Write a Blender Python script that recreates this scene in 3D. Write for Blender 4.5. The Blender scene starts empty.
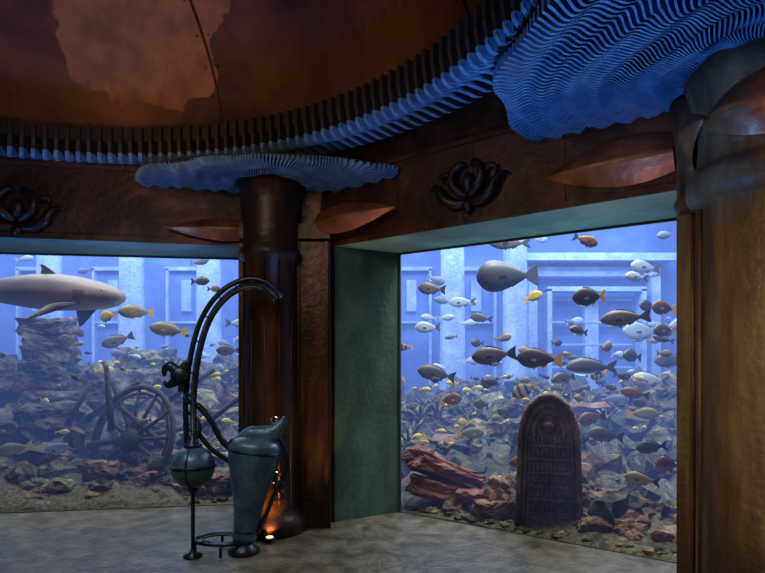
import bpy, math, random
from mathutils import Vector, Matrix, noise
random.seed(7)
S=bpy.context.scene
S.view_settings.view_transform='Standard'
S.view_settings.look='None'
PI=math.pi

# ------------------------------------------------------------------ materials
def nm(name):
    m=bpy.data.materials.new(name); m.use_nodes=True
    nt=m.node_tree; b=nt.nodes['Principled BSDF']
    return m,nt,b
def noisy(name,cols,scale=3,rough=.6,metal=0,bump=.2,detail=8,stretch=(1,1,1),dist=.3,bscale=None,pos=None,rvar=.15):
    m,nt,b=nm(name); N=nt.nodes; L=nt.links
    tc=N.new('ShaderNodeTexCoord'); mp=N.new('ShaderNodeMapping'); mp.inputs['Scale'].default_value=stretch
    L.new(tc.outputs['Object'],mp.inputs['Vector'])
    n=N.new('ShaderNodeTexNoise'); n.inputs['Scale'].default_value=scale; n.inputs['Detail'].default_value=detail
    n.inputs['Roughness'].default_value=.65; n.inputs['Distortion'].default_value=dist
    L.new(mp.outputs[0],n.inputs['Vector'])
    r=N.new('ShaderNodeValToRGB'); el=r.color_ramp.elements
    k=len(cols)
    ps=pos or [.3+.4*i/(k-1) for i in range(k)]
    el[0].position=ps[0]; el[0].color=(*cols[0],1)
    el[1].position=ps[-1]; el[1].color=(*cols[-1],1)
    for i in range(1,k-1):
        e=el.new(ps[i]); e.color=(*cols[i],1)
    L.new(n.outputs['Fac'],r.inputs[0]); L.new(r.outputs[0],b.inputs['Base Color'])
    n2=N.new('ShaderNodeTexNoise'); n2.inputs['Scale'].default_value=bscale or scale*6; n2.inputs['Detail'].default_value=6
    L.new(tc.outputs['Object'],n2.inputs['Vector'])
    bp=N.new('ShaderNodeBump'); bp.inputs['Strength'].default_value=bump; bp.inputs['Distance'].default_value=.03
    L.new(n2.outputs['Fac'],bp.inputs['Height']); L.new(bp.outputs[0],b.inputs['Normal'])
    mr=N.new('ShaderNodeMapRange'); mr.inputs['To Min'].default_value=max(0,rough-rvar); mr.inputs['To Max'].default_value=min(1,rough+rvar)
    L.new(n2.outputs['Fac'],mr.inputs['Value']); L.new(mr.outputs[0],b.inputs['Roughness'])
    b.inputs['Metallic'].default_value=metal
    return m
def emis(name,c,s):
    m,nt,b=nm(name); b.inputs['Base Color'].default_value=(*c,1)
    b.inputs['Emission Color'].default_value=(*c,1); b.inputs['Emission Strength'].default_value=s
    return m

M_beam=noisy('rust_copper_beam',[(.014,.006,.004),(.052,.019,.010),(.15,.05,.023)],scale=2.6,rough=.52,metal=.3,bump=.35)
M_leaf=noisy('polished_copper',[(.10,.035,.013),(.25,.095,.035),(.42,.18,.07)],scale=4,rough=.42,metal=.4,bump=.10)
M_orn=noisy('dark_bronze',[(.022,.012,.010),(.055,.028,.02)],scale=5,rough=.4,metal=.6,bump=.15)
M_col=noisy('aged_bronze_column',[(.04,.028,.014),(.12,.08,.038),(.24,.15,.07)],scale=4,rough=.55,metal=.2,bump=.3,stretch=(2,2,.35))
M_pier=noisy('dark_copper_pier',[(.010,.009,.010),(.042,.022,.015),(.13,.052,.025)],scale=3,rough=.42,metal=.4,bump=.25,stretch=(2,2,.4))
M_teal=noisy('teal_lit_reveal',[(.028,.07,.055),(.055,.13,.10),(.10,.19,.15)],scale=3.5,rough=.7,bump=.3,stretch=(1,1,.6))  # teal light on the window reveal put into the base colour
M_soff=noisy('teal_lit_soffit',[(.12,.27,.26),(.18,.38,.37),(.26,.48,.46)],scale=2.5,rough=.7,bump=.2)  # brighter copy of the reveal teal; light on the soffit put into its colour
M_rib=noisy('blue_lit_ribs',[(.05,.12,.24),(.13,.26,.44)],scale=12,rough=.5,metal=.1,bump=.2)  # blue lighting of grey ribs put into their base colour
M_ribd=noisy('dark_ribs',[(.014,.010,.009),(.04,.025,.018)],scale=9,rough=.55,metal=.2,bump=.2)
M_dark=noisy('dark_ceiling',[(.006,.005,.005),(.02,.012,.010)],scale=2,rough=.7,bump=.2)  # near-black brown for ceiling, ring backing and canopy discs
M_wall=noisy('room_wall_copper',[(.03,.014,.010),(.09,.04,.025)],scale=1.5,rough=.6,metal=.2,bump=.2)
M_floor=noisy('worn_stone_floor',[(.045,.038,.027),(.12,.105,.075),(.18,.155,.112),(.34,.295,.22)],scale=5,rough=.36,bump=.45,bscale=24,detail=15,pos=[.32,.46,.56,.78],rvar=.12)
M_sculpt=noisy('blue_green_bronze',[(.035,.075,.12),(.08,.15,.215),(.16,.25,.32)],scale=6,rough=.36,metal=.3,bump=.15)
M_iron=noisy('blackened_iron',[(.014,.018,.024),(.05,.062,.08)],scale=8,rough=.32,metal=.6,bump=.1)
M_steel=noisy('trim_metal',[(.05,.08,.08),(.10,.15,.14)],scale=8,rough=.4,metal=.3,bump=.1)
M_rockred=noisy('red_rock',[(.05,.02,.015),(.20,.075,.05),(.38,.18,.12)],scale=4,rough=.9,bump=.9,bscale=10)
M_rocktan=noisy('tan_rock',[(.04,.025,.016),(.17,.10,.055),(.35,.23,.14)],scale=5,rough=.9,bump=.9,bscale=12)
M_stele=noisy('carved_stone',[(.035,.026,.02),(.14,.10,.072),(.27,.20,.15)],scale=6,rough=.85,bump=1.0,bscale=16)
M_wood=noisy('waterlogged_wood',[(.02,.015,.012),(.07,.052,.04)],scale=6,rough=.85,bump=.7,bscale=14)
M_reef=noisy('reef_ground',[(.008,.010,.006),(.035,.034,.018),(.13,.11,.05),(.045,.045,.025),(.28,.26,.17)],scale=6,rough=.95,bump=1.0,bscale=14,pos=[.25,.42,.5,.58,.75])
M_coral=noisy('coral',[(.02,.025,.01),(.085,.08,.03),(.21,.18,.075),(.5,.46,.3)],scale=7,rough=.95,bump=1.0,bscale=22)
M_darkrock=noisy('algae_rock',[(.010,.012,.009),(.04,.042,.024),(.12,.11,.055)],scale=7,rough=.95,bump=1.0,bscale=20)
M_ruin=noisy('ruin_stone',[(.02,.02,.02),(.07,.063,.053),(.2,.17,.135)],scale=6,rough=.9,bump=1.0,bscale=14)
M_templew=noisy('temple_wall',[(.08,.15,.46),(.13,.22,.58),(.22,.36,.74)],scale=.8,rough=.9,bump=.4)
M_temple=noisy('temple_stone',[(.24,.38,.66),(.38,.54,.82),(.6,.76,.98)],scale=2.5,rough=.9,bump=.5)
M_warm=emis('lamp_lens',(1,.42,.12),5)

def dome_mat():
    m,nt,b=nm('dome_copper'); N=nt.nodes; L=nt.links
    tc=N.new('ShaderNodeTexCoord')
    n=N.new('ShaderNodeTexNoise'); n.inputs['Scale'].default_value=1.1; n.inputs['Detail'].default_value=9; n.inputs['Roughness'].default_value=.6; n.inputs['Distortion'].default_value=.4
    L.new(tc.outputs['Object'],n.inputs['Vector'])
    r=N.new('ShaderNodeValToRGB'); e=r.color_ramp.elements
    e[0].position=.36; e[0].color=(.03,.010,.006,1); e[1].position=.68; e[1].color=(.18,.058,.026,1)
    L.new(n.outputs['Fac'],r.inputs[0])
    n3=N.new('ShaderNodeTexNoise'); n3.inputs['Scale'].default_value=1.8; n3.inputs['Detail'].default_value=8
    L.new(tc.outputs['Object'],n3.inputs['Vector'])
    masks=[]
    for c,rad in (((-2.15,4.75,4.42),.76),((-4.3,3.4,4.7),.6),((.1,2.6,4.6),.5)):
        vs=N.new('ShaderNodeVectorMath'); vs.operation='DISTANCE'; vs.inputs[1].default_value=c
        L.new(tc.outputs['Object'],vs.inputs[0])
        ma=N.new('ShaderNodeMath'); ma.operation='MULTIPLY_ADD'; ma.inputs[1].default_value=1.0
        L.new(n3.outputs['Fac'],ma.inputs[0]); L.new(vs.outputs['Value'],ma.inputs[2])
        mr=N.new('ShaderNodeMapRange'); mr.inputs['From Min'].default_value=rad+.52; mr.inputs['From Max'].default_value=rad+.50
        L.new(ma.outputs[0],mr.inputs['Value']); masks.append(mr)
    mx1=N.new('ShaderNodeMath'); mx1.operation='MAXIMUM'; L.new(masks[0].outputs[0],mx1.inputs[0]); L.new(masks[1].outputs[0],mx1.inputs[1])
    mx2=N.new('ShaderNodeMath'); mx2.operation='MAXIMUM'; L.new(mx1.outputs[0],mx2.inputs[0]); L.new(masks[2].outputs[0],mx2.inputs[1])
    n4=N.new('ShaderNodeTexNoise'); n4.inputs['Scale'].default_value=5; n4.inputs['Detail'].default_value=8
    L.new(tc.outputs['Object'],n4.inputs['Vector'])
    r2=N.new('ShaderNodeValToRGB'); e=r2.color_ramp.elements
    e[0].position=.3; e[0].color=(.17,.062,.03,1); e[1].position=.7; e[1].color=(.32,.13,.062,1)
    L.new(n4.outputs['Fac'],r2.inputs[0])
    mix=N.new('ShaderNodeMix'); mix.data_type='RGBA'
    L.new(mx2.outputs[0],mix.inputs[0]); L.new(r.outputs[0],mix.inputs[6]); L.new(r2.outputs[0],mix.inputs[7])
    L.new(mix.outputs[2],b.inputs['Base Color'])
    b.inputs['Roughness'].default_value=.6; b.inputs['Metallic'].default_value=.1
    bp=N.new('ShaderNodeBump'); bp.inputs['Strength'].default_value=.35; bp.inputs['Distance'].default_value=.03
    L.new(n4.outputs['Fac'],bp.inputs['Height']); L.new(bp.outputs[0],b.inputs['Normal'])
    return m
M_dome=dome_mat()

def fish_mat(name,back,belly,sc=9,bands=None):
    m,nt,b=nm(name); N=nt.nodes; L=nt.links
    tc=N.new('ShaderNodeTexCoord'); sp=N.new('ShaderNodeSeparateXYZ'); L.new(tc.outputs['Object'],sp.inputs[0])
    n=N.new('ShaderNodeTexNoise'); n.inputs['Scale'].default_value=sc; n.inputs['Detail'].default_value=3
    L.new(tc.outputs['Object'],n.inputs['Vector'])
    ma=N.new('ShaderNodeMath'); ma.operation='MULTIPLY_ADD'; ma.inputs[1].default_value=.16; L.new(n.outputs['Fac'],ma.inputs[0]); L.new(sp.outputs['Z'],ma.inputs[2])
    mr=N.new('ShaderNodeMapRange'); mr.inputs['From Min'].default_value=-.05; mr.inputs['From Max'].default_value=.14
    L.new(ma.outputs[0],mr.inputs['Value'])
    mix=N.new('ShaderNodeMix'); mix.data_type='RGBA'; mix.inputs[6].default_value=(*belly,1); mix.inputs[7].default_value=(*back,1)
    L.new(mr.outputs[0],mix.inputs[0]); out=mix.outputs[2]
    if bands:
        wv=N.new('ShaderNodeMath'); wv.operation='MULTIPLY'; wv.inputs[1].default_value=26; L.new(sp.outputs['X'],wv.inputs[0])
        si=N.new('ShaderNodeMath'); si.operation='SINE'; L.new(wv.outputs[0],si.inputs[0])
        m2=N.new('ShaderNodeMapRange'); m2.inputs['From Min'].default_value=.1; m2.inputs['From Max'].default_value=.5; L.new(si.outputs[0],m2.inputs['Value'])
        mx=N.new('ShaderNodeMix'); mx.data_type='RGBA'; L.new(m2.outputs[0],mx.inputs[0]); L.new(out,mx.inputs[6]); mx.inputs[7].default_value=(*bands,1)
        out=mx.outputs[2]
    L.new(out,b.inputs['Base Color']); b.inputs['Roughness'].default_value=.45
    return m
def flat(name,c,r=.5):
    m,nt,b=nm(name); b.inputs['Base Color'].default_value=(*c,1); b.inputs['Roughness'].default_value=r; return m
F_dark=fish_mat('fish_dark',(.03,.028,.027),(.09,.078,.065))
F_grey=fish_mat('fish_grey',(.07,.08,.10),(.15,.16,.16))
F_group=fish_mat('fish_grouper',(.035,.04,.05),(.06,.065,.075))
F_mid=fish_mat('fish_greybrown',(.07,.056,.042),(.19,.155,.11))
F_pale=fish_mat('fish_silver',(.32,.42,.46),(.6,.68,.7))
F_olive=fish_mat('fish_olive',(.17,.15,.05),(.40,.35,.14))
F_yel=fish_mat('fish_yellow',(.55,.38,.05),(.8,.66,.2))
F_brown=fish_mat('fish_brown',(.13,.05,.02),(.33,.17,.07))
F_band=fish_mat('fish_banded',(.24,.22,.14),(.45,.42,.3),bands=(.03,.03,.03))
F_shark=fish_mat('shark_skin',(.15,.12,.11),(.80,.64,.54),sc=3)
F_findark=flat('fin_dark',(.025,.025,.03)); F_finyel=flat('fin_yellow',(.75,.45,.04)); F_fingrey=flat('fin_grey',(.06,.068,.085))
F_eye=flat('fish_eye',(.01,.01,.01),.15)

# ------------------------------------------------------------------ mesh helpers
import bmesh
class MB:
    def __init__(s): s.v=[]; s.f=[]; s.m=[]; s.sm=[]
    def add(s,v,f,mi=0,smooth=False,mat=None):
        o=len(s.v)
        s.v+= [tuple(mat@Vector(p)) if mat else tuple(p) for p in v]
        for q in f: s.f.append([i+o for i in q]); s.m.append(mi); s.sm.append(smooth)
    def obj(s,name,mats,loc=(0,0,0),rot=(0,0,0),scale=(1,1,1),parent=None):
        me=bpy.data.meshes.new(name); me.from_pydata(s.v,[],s.f)
        for m in mats: me.materials.append(m)
        me.polygons.foreach_set('material_index',s.m); me.polygons.foreach_set('use_smooth',s.sm)
        me.update()
        bm=bmesh.new(); bm.from_mesh(me); bmesh.ops.recalc_face_normals(bm,faces=bm.faces[:]); bm.to_mesh(me); bm.free()
        o=bpy.data.objects.new(name,me); S.collection.objects.link(o)
        o.location=loc; o.rotation_euler=rot; o.scale=scale
        if parent: o.parent=parent
        return o
def prism(mb,poly,z0,z1,mi=0):
    n=len(poly); v=[(x,y,z0) for x,y in poly]+[(x,y,z1) for x,y in poly]
    f=[list(range(n))[::-1],[n+i for i in range(n)]]+[[i,(i+1)%n,n+(i+1)%n,n+i] for i in range(n)]
    mb.add(v,f,mi)
def box(mb,c,s,mi=0,mat=None):
    x,y,z=[k/2 for k in s]
    v=[(c[0]+a*x,c[1]+b*y,c[2]+d*z) for a in(-1,1) for b in(-1,1) for d in(-1,1)]
    f=[[0,1,3,2],[4,6,7,5],[0,4,5,1],[2,3,7,6],[0,2,6,4],[1,5,7,3]]
    mb.add(v,f,mi,False,mat)
def lathe(mb,prof,c=(0,0,0),n=32,mi=0,flute=0,nfl=20,mat=None):
    v=[];f=[]
    for r,z in prof:
        for i in range(n):
            a=2*PI*i/n; rr=r*(1-flute*abs(math.sin(a*nfl/2)))
            v.append((c[0]+rr*math.cos(a),c[1]+rr*math.sin(a),c[2]+z))
    for j in range(len(prof)-1):
        for i in range(n):
            f.append([j*n+i,j*n+(i+1)%n,(j+1)*n+(i+1)%n,(j+1)*n+i])
    f.append(list(range(n))[::-1]); f.append([(len(prof)-1)*n+i for i in range(n)])
    mb.add(v,f,mi,True,mat)
def catmull(P,k=6):
    out=[]; P=[Vector(p) for p in P]; n=len(P)
    for i in range(n-1):
        a=P[max(i-1,0)];b=P[i];c=P[i+1];d=P[min(i+2,n-1)]
        for j in range(k):
            t=j/k; out.append(.5*((2*b)+(c-a)*t+(2*a-5*b+4*c-d)*t*t+(3*b-a-3*c+d)*t**3))
    out.append(P[-1]); return out
def lerpr(r,s):
    if not hasattr(r,'__len__'): return r
    q=s*(len(r)-1); i=min(int(q),len(r)-2); return r[i]+(r[i+1]-r[i])*(q-i)
def tube(mb,pts,r,n=10,mi=0,smooth_k=0,flat_=1.0,closed=False,mat=None):
    if smooth_k: pts=catmull(pts,smooth_k)
    pts=[Vector(p) for p in pts]; m=len(pts); v=[];f=[]
    up=None
    for i,p in enumerate(pts):
        if closed: t=(pts[(i+1)%m]-pts[i-1]).normalized()
        else: t=(pts[min(i+1,m-1)]-pts[max(i-1,0)]).normalized()
        if up is None:
            up=Vector((0,1,0)) if abs(t.y)<.9 else Vector((0,0,1))
        a=(up-t*up.dot(t)).normalized(); b=t.cross(a); up=a
        rr=lerpr(r,i/(m-1))
        for k in range(n):
            an=2*PI*k/n; v.append(p+a*math.cos(an)*rr*flat_+b*math.sin(an)*rr)
    for j in range(m-1 if not closed else m):
        for k in range(n):
            j2=(j+1)%m; f.append([j*n+k,j*n+(k+1)%n,j2*n+(k+1)%n,j2*n+k])
    if not closed:
        f.append(list(range(n))[::-1]); f.append([(m-1)*n+k for k in range(n)])
    mb.add(v,f,mi,True,mat)
def sphere(mb,c,r,n=20,m=12,mi=0,sc=(1,1,1),mat=None):
    prof=[(max(r*math.sin(PI*j/m),1e-4),-r*math.cos(PI*j/m)) for j in range(m+1)]
    M=Matrix.Translation(c)@Matrix.Diagonal((*sc,1))
    if mat: M=mat@M
    lathe(mb,prof,(0,0,0),n,mi,mat=M)
def ico(s):
    b=bmesh.new(); bmesh.ops.create_icosphere(b,subdivisions=s,radius=1)
    r=([v.co.copy() for v in b.verts],[[v.index for v in f.verts] for f in b.faces]); b.free(); return r
ICO4=ico(4); ICO3=ico(3); ICO2=ico(2)
def rock(mb,c,s,seed,mi=0,ico=ICO3,amp=.45,rough=1.0,smooth=False,boxy=.55,R=None,post=None):
    if R is None: R=Matrix.Rotation(seed*1.7,3,'Z')@Matrix.Rotation(seed*.9,3,'X')
    v=[]
    for p in ico[0]:
        q=Vector(p); m=max(abs(q.x),abs(q.y),abs(q.z)); q2=q.lerp(q/m*.85,boxy)
        d=noise.noise(q*1.3+Vector((seed*7.1,seed*3.3,0)))*amp+noise.noise(q*4*rough+Vector((seed,0,9)))*amp*.3
        q2=R@(q2*(1+d)); w=Vector((q2.x*s[0],q2.y*s[1],q2.z*s[2]))
        if post: w=post@w
        v.append((c[0]+w.x,c[1]+w.y,c[2]+w.z))
    mb.add(v,ico[1],mi,smooth)

# ------------------------------------------------------------------ layout (metres)
RC=Vector((-2.25,2.08))
ZL=2.69; ZC=3.74
gL0=(-4.9,5.78); gL1=(-1.557,6.27)
gR0=(.182,5.97); gR1=(2.60,4.26)
oL0=(-4.9,4.885); oL1=(-1.39,5.60)
oR0=(-.464,5.60); oR1=(1.93,3.725); oC=(2.85,3.0)

mb=MB(); prism(mb,[gL0,gL1,(-1.3,6.4),(.1,6.4),gR0,gR1,(3.3,3.4),(3.9,1.2),(3.0,-1.7),(0,-2.9),(-3.6,-2.9),(-6.5,-.8),(-6.7,2.7)],-.15,0)
mb.obj('floor',[M_floor])

def wallsegs(name,pts,t=.2):
    mb=MB()
    for a,b in zip(pts[:-1],pts[1:]):
        a=Vector(a);b=Vector(b); d=(b-a).normalized(); n=Vector((d.y,-d.x))
        if (a+b).dot(n)/2-RC.dot(n)<0: n=-n
        prism(mb,[tuple(a),tuple(b),tuple(b+n*t),tuple(a+n*t)],0,ZC)
        for z0,z1 in ((0,.18),(1.0,1.06),(2.62,2.78)):
            prism(mb,[tuple(a-n*.05),tuple(b-n*.05),tuple(b),tuple(a)],z0,z1)
    return mb.obj(name,[M_wall])
wallsegs('wall_right',[oC,(3.6,1.2),(2.8,-1.4)])
wallsegs('wall_back',[(2.8,-1.4),(0,-2.6),(-3.5,-2.6)])
wallsegs('wall_left',[(-3.5,-2.6),(-6.2,-.6),(-6.4,2.6),(-4.9,4.885)])

mb=MB()
prism(mb,[(-1.557,6.27),oL1,(-1.25,5.56),(-.60,5.56),oR0,(.182,5.97),(.12,6.4),(-1.45,6.5)],0,ZC,0)
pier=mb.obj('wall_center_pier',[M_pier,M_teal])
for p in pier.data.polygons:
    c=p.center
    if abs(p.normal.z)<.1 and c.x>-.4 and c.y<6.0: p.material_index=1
mb=MB(); prism(mb,[oR1,oC,(3.5,3.8),(2.65,4.35)],0,ZC,0)
mb.obj('wall_side_pier',[M_pier])
mb=MB(); prism(mb,[oL0,(-4.55,4.956),(-4.5,5.84),gL0],0,ZC,0)
mb.obj('wall_far_pier',[M_pier])

def lintel(name,o0,o1,g1,g0):
    mb=MB(); prism(mb,[o0,o1,g1,g0],ZL,ZC,0)
    o0v=Vector(o0);o1v=Vector(o1); d=(o1v-o0v).normalized(); n=Vector((d.y,-d.x))
    if n.dot(RC-o0v)<0: n=-n
    for z0,z1,t in ((ZL-.0,ZL+.05,.02),(ZL+.66,ZL+.70,.03)):
        prism(mb,[tuple(o0v+n*t),tuple(o1v+n*t),tuple(o1v),tuple(o0v)],z0,z1,0)
    for k in range(1,4):
        p=o0v+(o1v-o0v)*k/4
        prism(mb,[tuple(p-d*.005+n*.008),tuple(p+d*.005+n*.008),tuple(p+d*.005),tuple(p-d*.005)],ZL+.05,ZL+.66,0)
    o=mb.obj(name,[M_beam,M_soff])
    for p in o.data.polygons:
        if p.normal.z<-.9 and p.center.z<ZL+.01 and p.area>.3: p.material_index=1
    return o
lintel('beam_left',oL0,oL1,gL1,gL0)
lintel('beam_right',oR0,oR1,(2.65,4.35),gR0)

outl=[Vector(p) for p in [(-4.9,5.78),(-1.557,6.27),(.182,6.0),(2.62,4.3),(3.3,3.4),(3.8,1.2),(2.95,-1.55),(0,-2.8),(-3.6,-2.8),(-6.4,-.7),(-6.6,2.7)]]
def rayhit(a,poly,c):
    d=Vector((math.cos(a),math.sin(a))); best=None
    for i in range(len(poly)):
        p=poly[i]-c; q=poly[(i+1)%len(poly)]-c; e=q-p
        den=d.x*e.y-d.y*e.x
        if abs(den)<1e-9: continue
        t=(p.x*e.y-p.y*e.x)/den; u=(p.x*d.y-p.y*d.x)/den
        if t>0 and -1e-6<=u<=1+1e-6 and (best is None or t<best): best=t
    return best
n=180; v=[];f=[]
for i in range(n):
    a=2*PI*i/n; R=rayhit(a,outl,RC); c,s=math.cos(a),math.sin(a)
    for r,z in ((3.40,ZC),(R,ZC),(R,ZC+.12),(3.40,ZC+.12)): v.append((RC.x+r*c,RC.y+r*s,z))
for i in range(n):
    j=(i+1)%n
    for k in range(4): f.append([i*4+k,j*4+k,j*4+(k+1)%4,i*4+(k+1)%4])
mb=MB(); mb.add(v,f); mb.obj('ceiling',[M_dark])

# dome
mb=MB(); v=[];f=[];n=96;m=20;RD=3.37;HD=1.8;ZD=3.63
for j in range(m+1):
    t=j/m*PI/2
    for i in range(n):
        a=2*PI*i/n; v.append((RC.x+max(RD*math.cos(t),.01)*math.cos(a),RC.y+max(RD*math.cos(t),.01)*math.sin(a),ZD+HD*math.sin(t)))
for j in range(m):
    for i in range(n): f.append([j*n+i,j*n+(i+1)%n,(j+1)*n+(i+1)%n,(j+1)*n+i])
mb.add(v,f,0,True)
for k in range(8):
    a=math.radians(77+45*k)
    pts=[(RC.x+(RD-.012)*math.cos(t)*math.cos(a),RC.y+(RD-.012)*math.cos(t)*math.sin(a),ZD-.01+HD*math.sin(t)) for t in [PI/2*i/24 for i in range(24)]]
    tube(mb,pts,.012,6,1)
    for q in range(10):
        t=.1+q*.12
        for da in (-.018,.018):
            sphere(mb,(RC.x+(RD-.01)*math.cos(t)*math.cos(a+da),RC.y+(RD-.01)*math.cos(t)*math.sin(a+da),ZD-.01+HD*math.sin(t)),.010,6,4,1)
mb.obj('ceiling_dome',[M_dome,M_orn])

# toothed ring
mb=MB()
body=[(3.09,3.68),(3.56,3.68),(3.57,3.56),(3.52,3.46),(3.12,3.45),(3.09,3.55)]
tip=[(3.55,3.50),(3.56,3.46),(3.51,3.42),(3.45,3.400),(3.38,3.412),(3.32,3.425),(3.26,3.41),(3.2,3.385),(3.15,3.395),(3.115,3.42),(3.11,3.455)]
NF=215
for i in range(NF):
    a=2*PI*i/NF
    for prof,mi,tk in ((body,1,.015),(tip,0,.017)):
        v=[]
        for sg in (-1,1):
            for r,z in prof:
                sw=.030*math.sin((r-3.08)*13)
                ca,sa=math.cos(a),math.sin(a)
                v.append((RC.x+r*ca-sa*(sg*tk+sw),RC.y+r*sa+ca*(sg*tk+sw),z))
        k=len(prof); f=[list(range(k)),[k+q for q in range(k)][::-1]]+[[q,(q+1)%k,k+(q+1)%k,k+q] for q in range(k)]
        mb.add(v,f,mi)
v=[];f=[];n=160
hp=[(3.14,3.57),(3.5,3.53),(3.52,3.75),(3.14,3.69)]
for i in range(n):
    a=2*PI*i/n
    for r,z in hp: v.append((RC.x+r*math.cos(a),RC.y+r*math.sin(a),z))
for i in range(n):
    j=(i+1)%n
    for k in range(4): f.append([i*4+k,j*4+k,j*4+(k+1)%4,i*4+(k+1)%4])
mb.add(v,f,2)
mb.obj('ceiling_gear_ring',[M_rib,M_ribd,M_dark])

roomp=[Vector(p) for p in [oL0,oL1,oR0,oR1,oC,(3.6,1.2),(2.8,-1.4),(0,-2.6),(-3.5,-2.6),(-6.2,-.6),(-6.4,2.6)]]
def fan(name,c,Ru,Rn,ua,nf,zc,zr,zt,r0=.30):
    mb=MB(); c=Vector(c)
    def RR0(a):
        cu,cn=math.cos(a-ua),math.sin(a-ua); return 1/math.sqrt((cu/Ru)**2+(cn/Rn)**2)
    for i in range(nf):
        a=2*PI*i/nf
        R=RR0(a)*(1+.02*math.sin(a*11)); hit=rayhit(a,roomp,c)
        RR=min(R,(hit or R)+.05)
        if RR<r0+.1: continue
        ns=int((RR-r0)/.02)+2
        top=[];bot=[]
        for j in range(ns):
            r=r0+(RR-r0)*j/(ns-1); q=(r-r0)/(R-r0)
            zb=zc+(zr-zc)*q+.014*math.sin(2*PI*r/.16+1.2*math.sin(a*6))
            e=max(0,(r-(R-.08))/.08); zb+=.02*e*e
            aa=a+(.036*math.sin(2*PI*r/.40+a*4))/max(r,.3)
            top.append((r,aa,zt)); bot.append((r,aa,min(zb,zt-.02)))
        ring=bot+top[::-1]; k=len(ring); v=[]
        for sg in(-1,1):
            for r,aa,z in ring:
                th=min(.20*2*PI*r/nf,.0105)
                v.append((c.x+r*math.cos(aa)-math.sin(aa)*sg*th,c.y+r*math.sin(aa)+math.cos(aa)*sg*th,z))
        f=[]
        for j in range(ns-1):
            a0,a1,b0,b1=j,j+1,k-1-j,k-2-j
            f.append([a0,a1,b1,b0]); f.append([k+a0,k+b0,k+b1,k+a1])
        for q in range(k): f.append([q,(q+1)%k,k+(q+1)%k,k+q])
        mb.add(v,f,0)
    v=[];f=[];n=96
    for i in range(n):
        a=2*PI*i/n; hit=rayhit(a,roomp,c); RR=min(RR0(a)*.97,(hit or 9)+.05)
        v+= [(c.x+RR*math.cos(a),c.y+RR*math.sin(a),zt-.012),(c.x+RR*math.cos(a),c.y+RR*math.sin(a),zt+.015)]
    f=[[i*2,((i+1)%n)*2,((i+1)%n)*2+1,i*2+1] for i in range(n)]+[[i*2 for i in range(n)][::-1],[i*2+1 for i in range(n)]]
    mb.add(v,f,1)
    lathe(mb,[(r0+.08,zt),(r0+.05,ZC)],(c.x,c.y,0),32,1)
    return mb.obj(name,[M_rib,M_dark])
C1=(-1.05,5.35); C2=(2.19,3.18)
fan('ribbed_palm_canopy',(-1.0,5.44),1.32,.70,.0,150,3.215,3.225,3.285,r0=.28)
fan('ribbed_palm_canopy.001',C2,1.56,1.48,math.radians(128),200,3.20,3.23,3.31,r0=.42)

def column(name,c,r,mat):
    mb=MB()
    prof=[(r*1.25,0),(r*1.25,.10),(r*1.12,.14),(r*1.12,.2),(r*1.0,.25),(r*.99,1.2),(r*.97,2.44),(r*.99,2.46),(r*1.08,2.48),(r*1.13,2.53),(r*1.13,2.60),(r*1.08,2.64),(r*1.0,2.66),(r*.98,2.78),(r*1.0,2.92),(r*1.08,3.08),(r*1.2,3.26)]
    lathe(mb,prof,(c[0],c[1],0),56,0)
    for k in range(6):
        a=PI/6+k*PI/3+.35
        tube(mb,[(c[0]+r*1.0*math.cos(a),c[1]+r*1.0*math.sin(a),z) for z in (.25,1.2,2.44)],.012,6,0)
    for k in range(3):
        v=[];f=[];ns=26;nt=11; a0=math.radians(-180)+k*2*PI/3
        for i in range(ns):
            s=i/(ns-1); hw=.18*math.sin(PI*s)**.85+.001; a=a0+s*math.radians(122)
            for j in range(nt):
                t=-1+2*j/(nt-1)
                rr=r*1.04+(.065*(1-abs(t)**1.7)+.012*math.exp(-(t/.12)**2))*min(1,hw/.1)
                v.append((c[0]+rr*math.cos(a),c[1]+rr*math.sin(a),2.88+t*hw+.04*s))
        for i in range(ns-1):
            for j in range(nt-1): f.append([i*nt+j,i*nt+j+1,(i+1)*nt+j+1,(i+1)*nt+j])
        mb.add(v,f,1,True)
    return mb.obj(name,[mat,M_leaf])
column('bronze_column',C2,.40,M_col)
mb=MB()
prof=[(.33,0),(.33,.12),(.28,.16),(.255,.22),(.245,1.2),(.24,2.48),(.27,2.52),(.28,2.58),(.25,2.62),(.24,2.8),(.26,3.0),(.29,3.26)]
lathe(mb,prof,(C1[0],C1[1],0),44,0)
for k in range(5):
    a=math.radians(-150+k*30); tube(mb,[(C1[0]+.247*math.cos(a),C1[1]+.247*math.sin(a),z) for z in (.22,1.2,2.48)],.008,6,0)
box(mb,(-1.335,5.54,1.35),(.07,.14,2.7),0)
box(mb,(-.68,5.50,1.35),(.36,.13,2.7),0)
for x in (-.80,-.53): box(mb,(x,5.42,1.35),(.035,.04,2.7),0)
box(mb,(-.68,5.42,.12),(.38,.06,.24),0)
box(mb,(-.93,5.5,2.80),(.86,.16,.14),0)
mb.obj('bronze_column.001',[M_pier])
mb=MB()
prism(mb,[(1.905,3.685),(1.845,3.60),(2.01,3.45),(2.10,3.55)],0,3.18,0)
tube(mb,[(1.92,3.545,0),(1.92,3.545,2.9)],.016,8,1)
lathe(mb,[(.125,2.5),(.145,2.56),(.11,2.62),(.12,2.8),(.17,3.18)],(1.965,3.56,0),20,0)
mb.obj('pilaster',[M_col,M_leaf])

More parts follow.
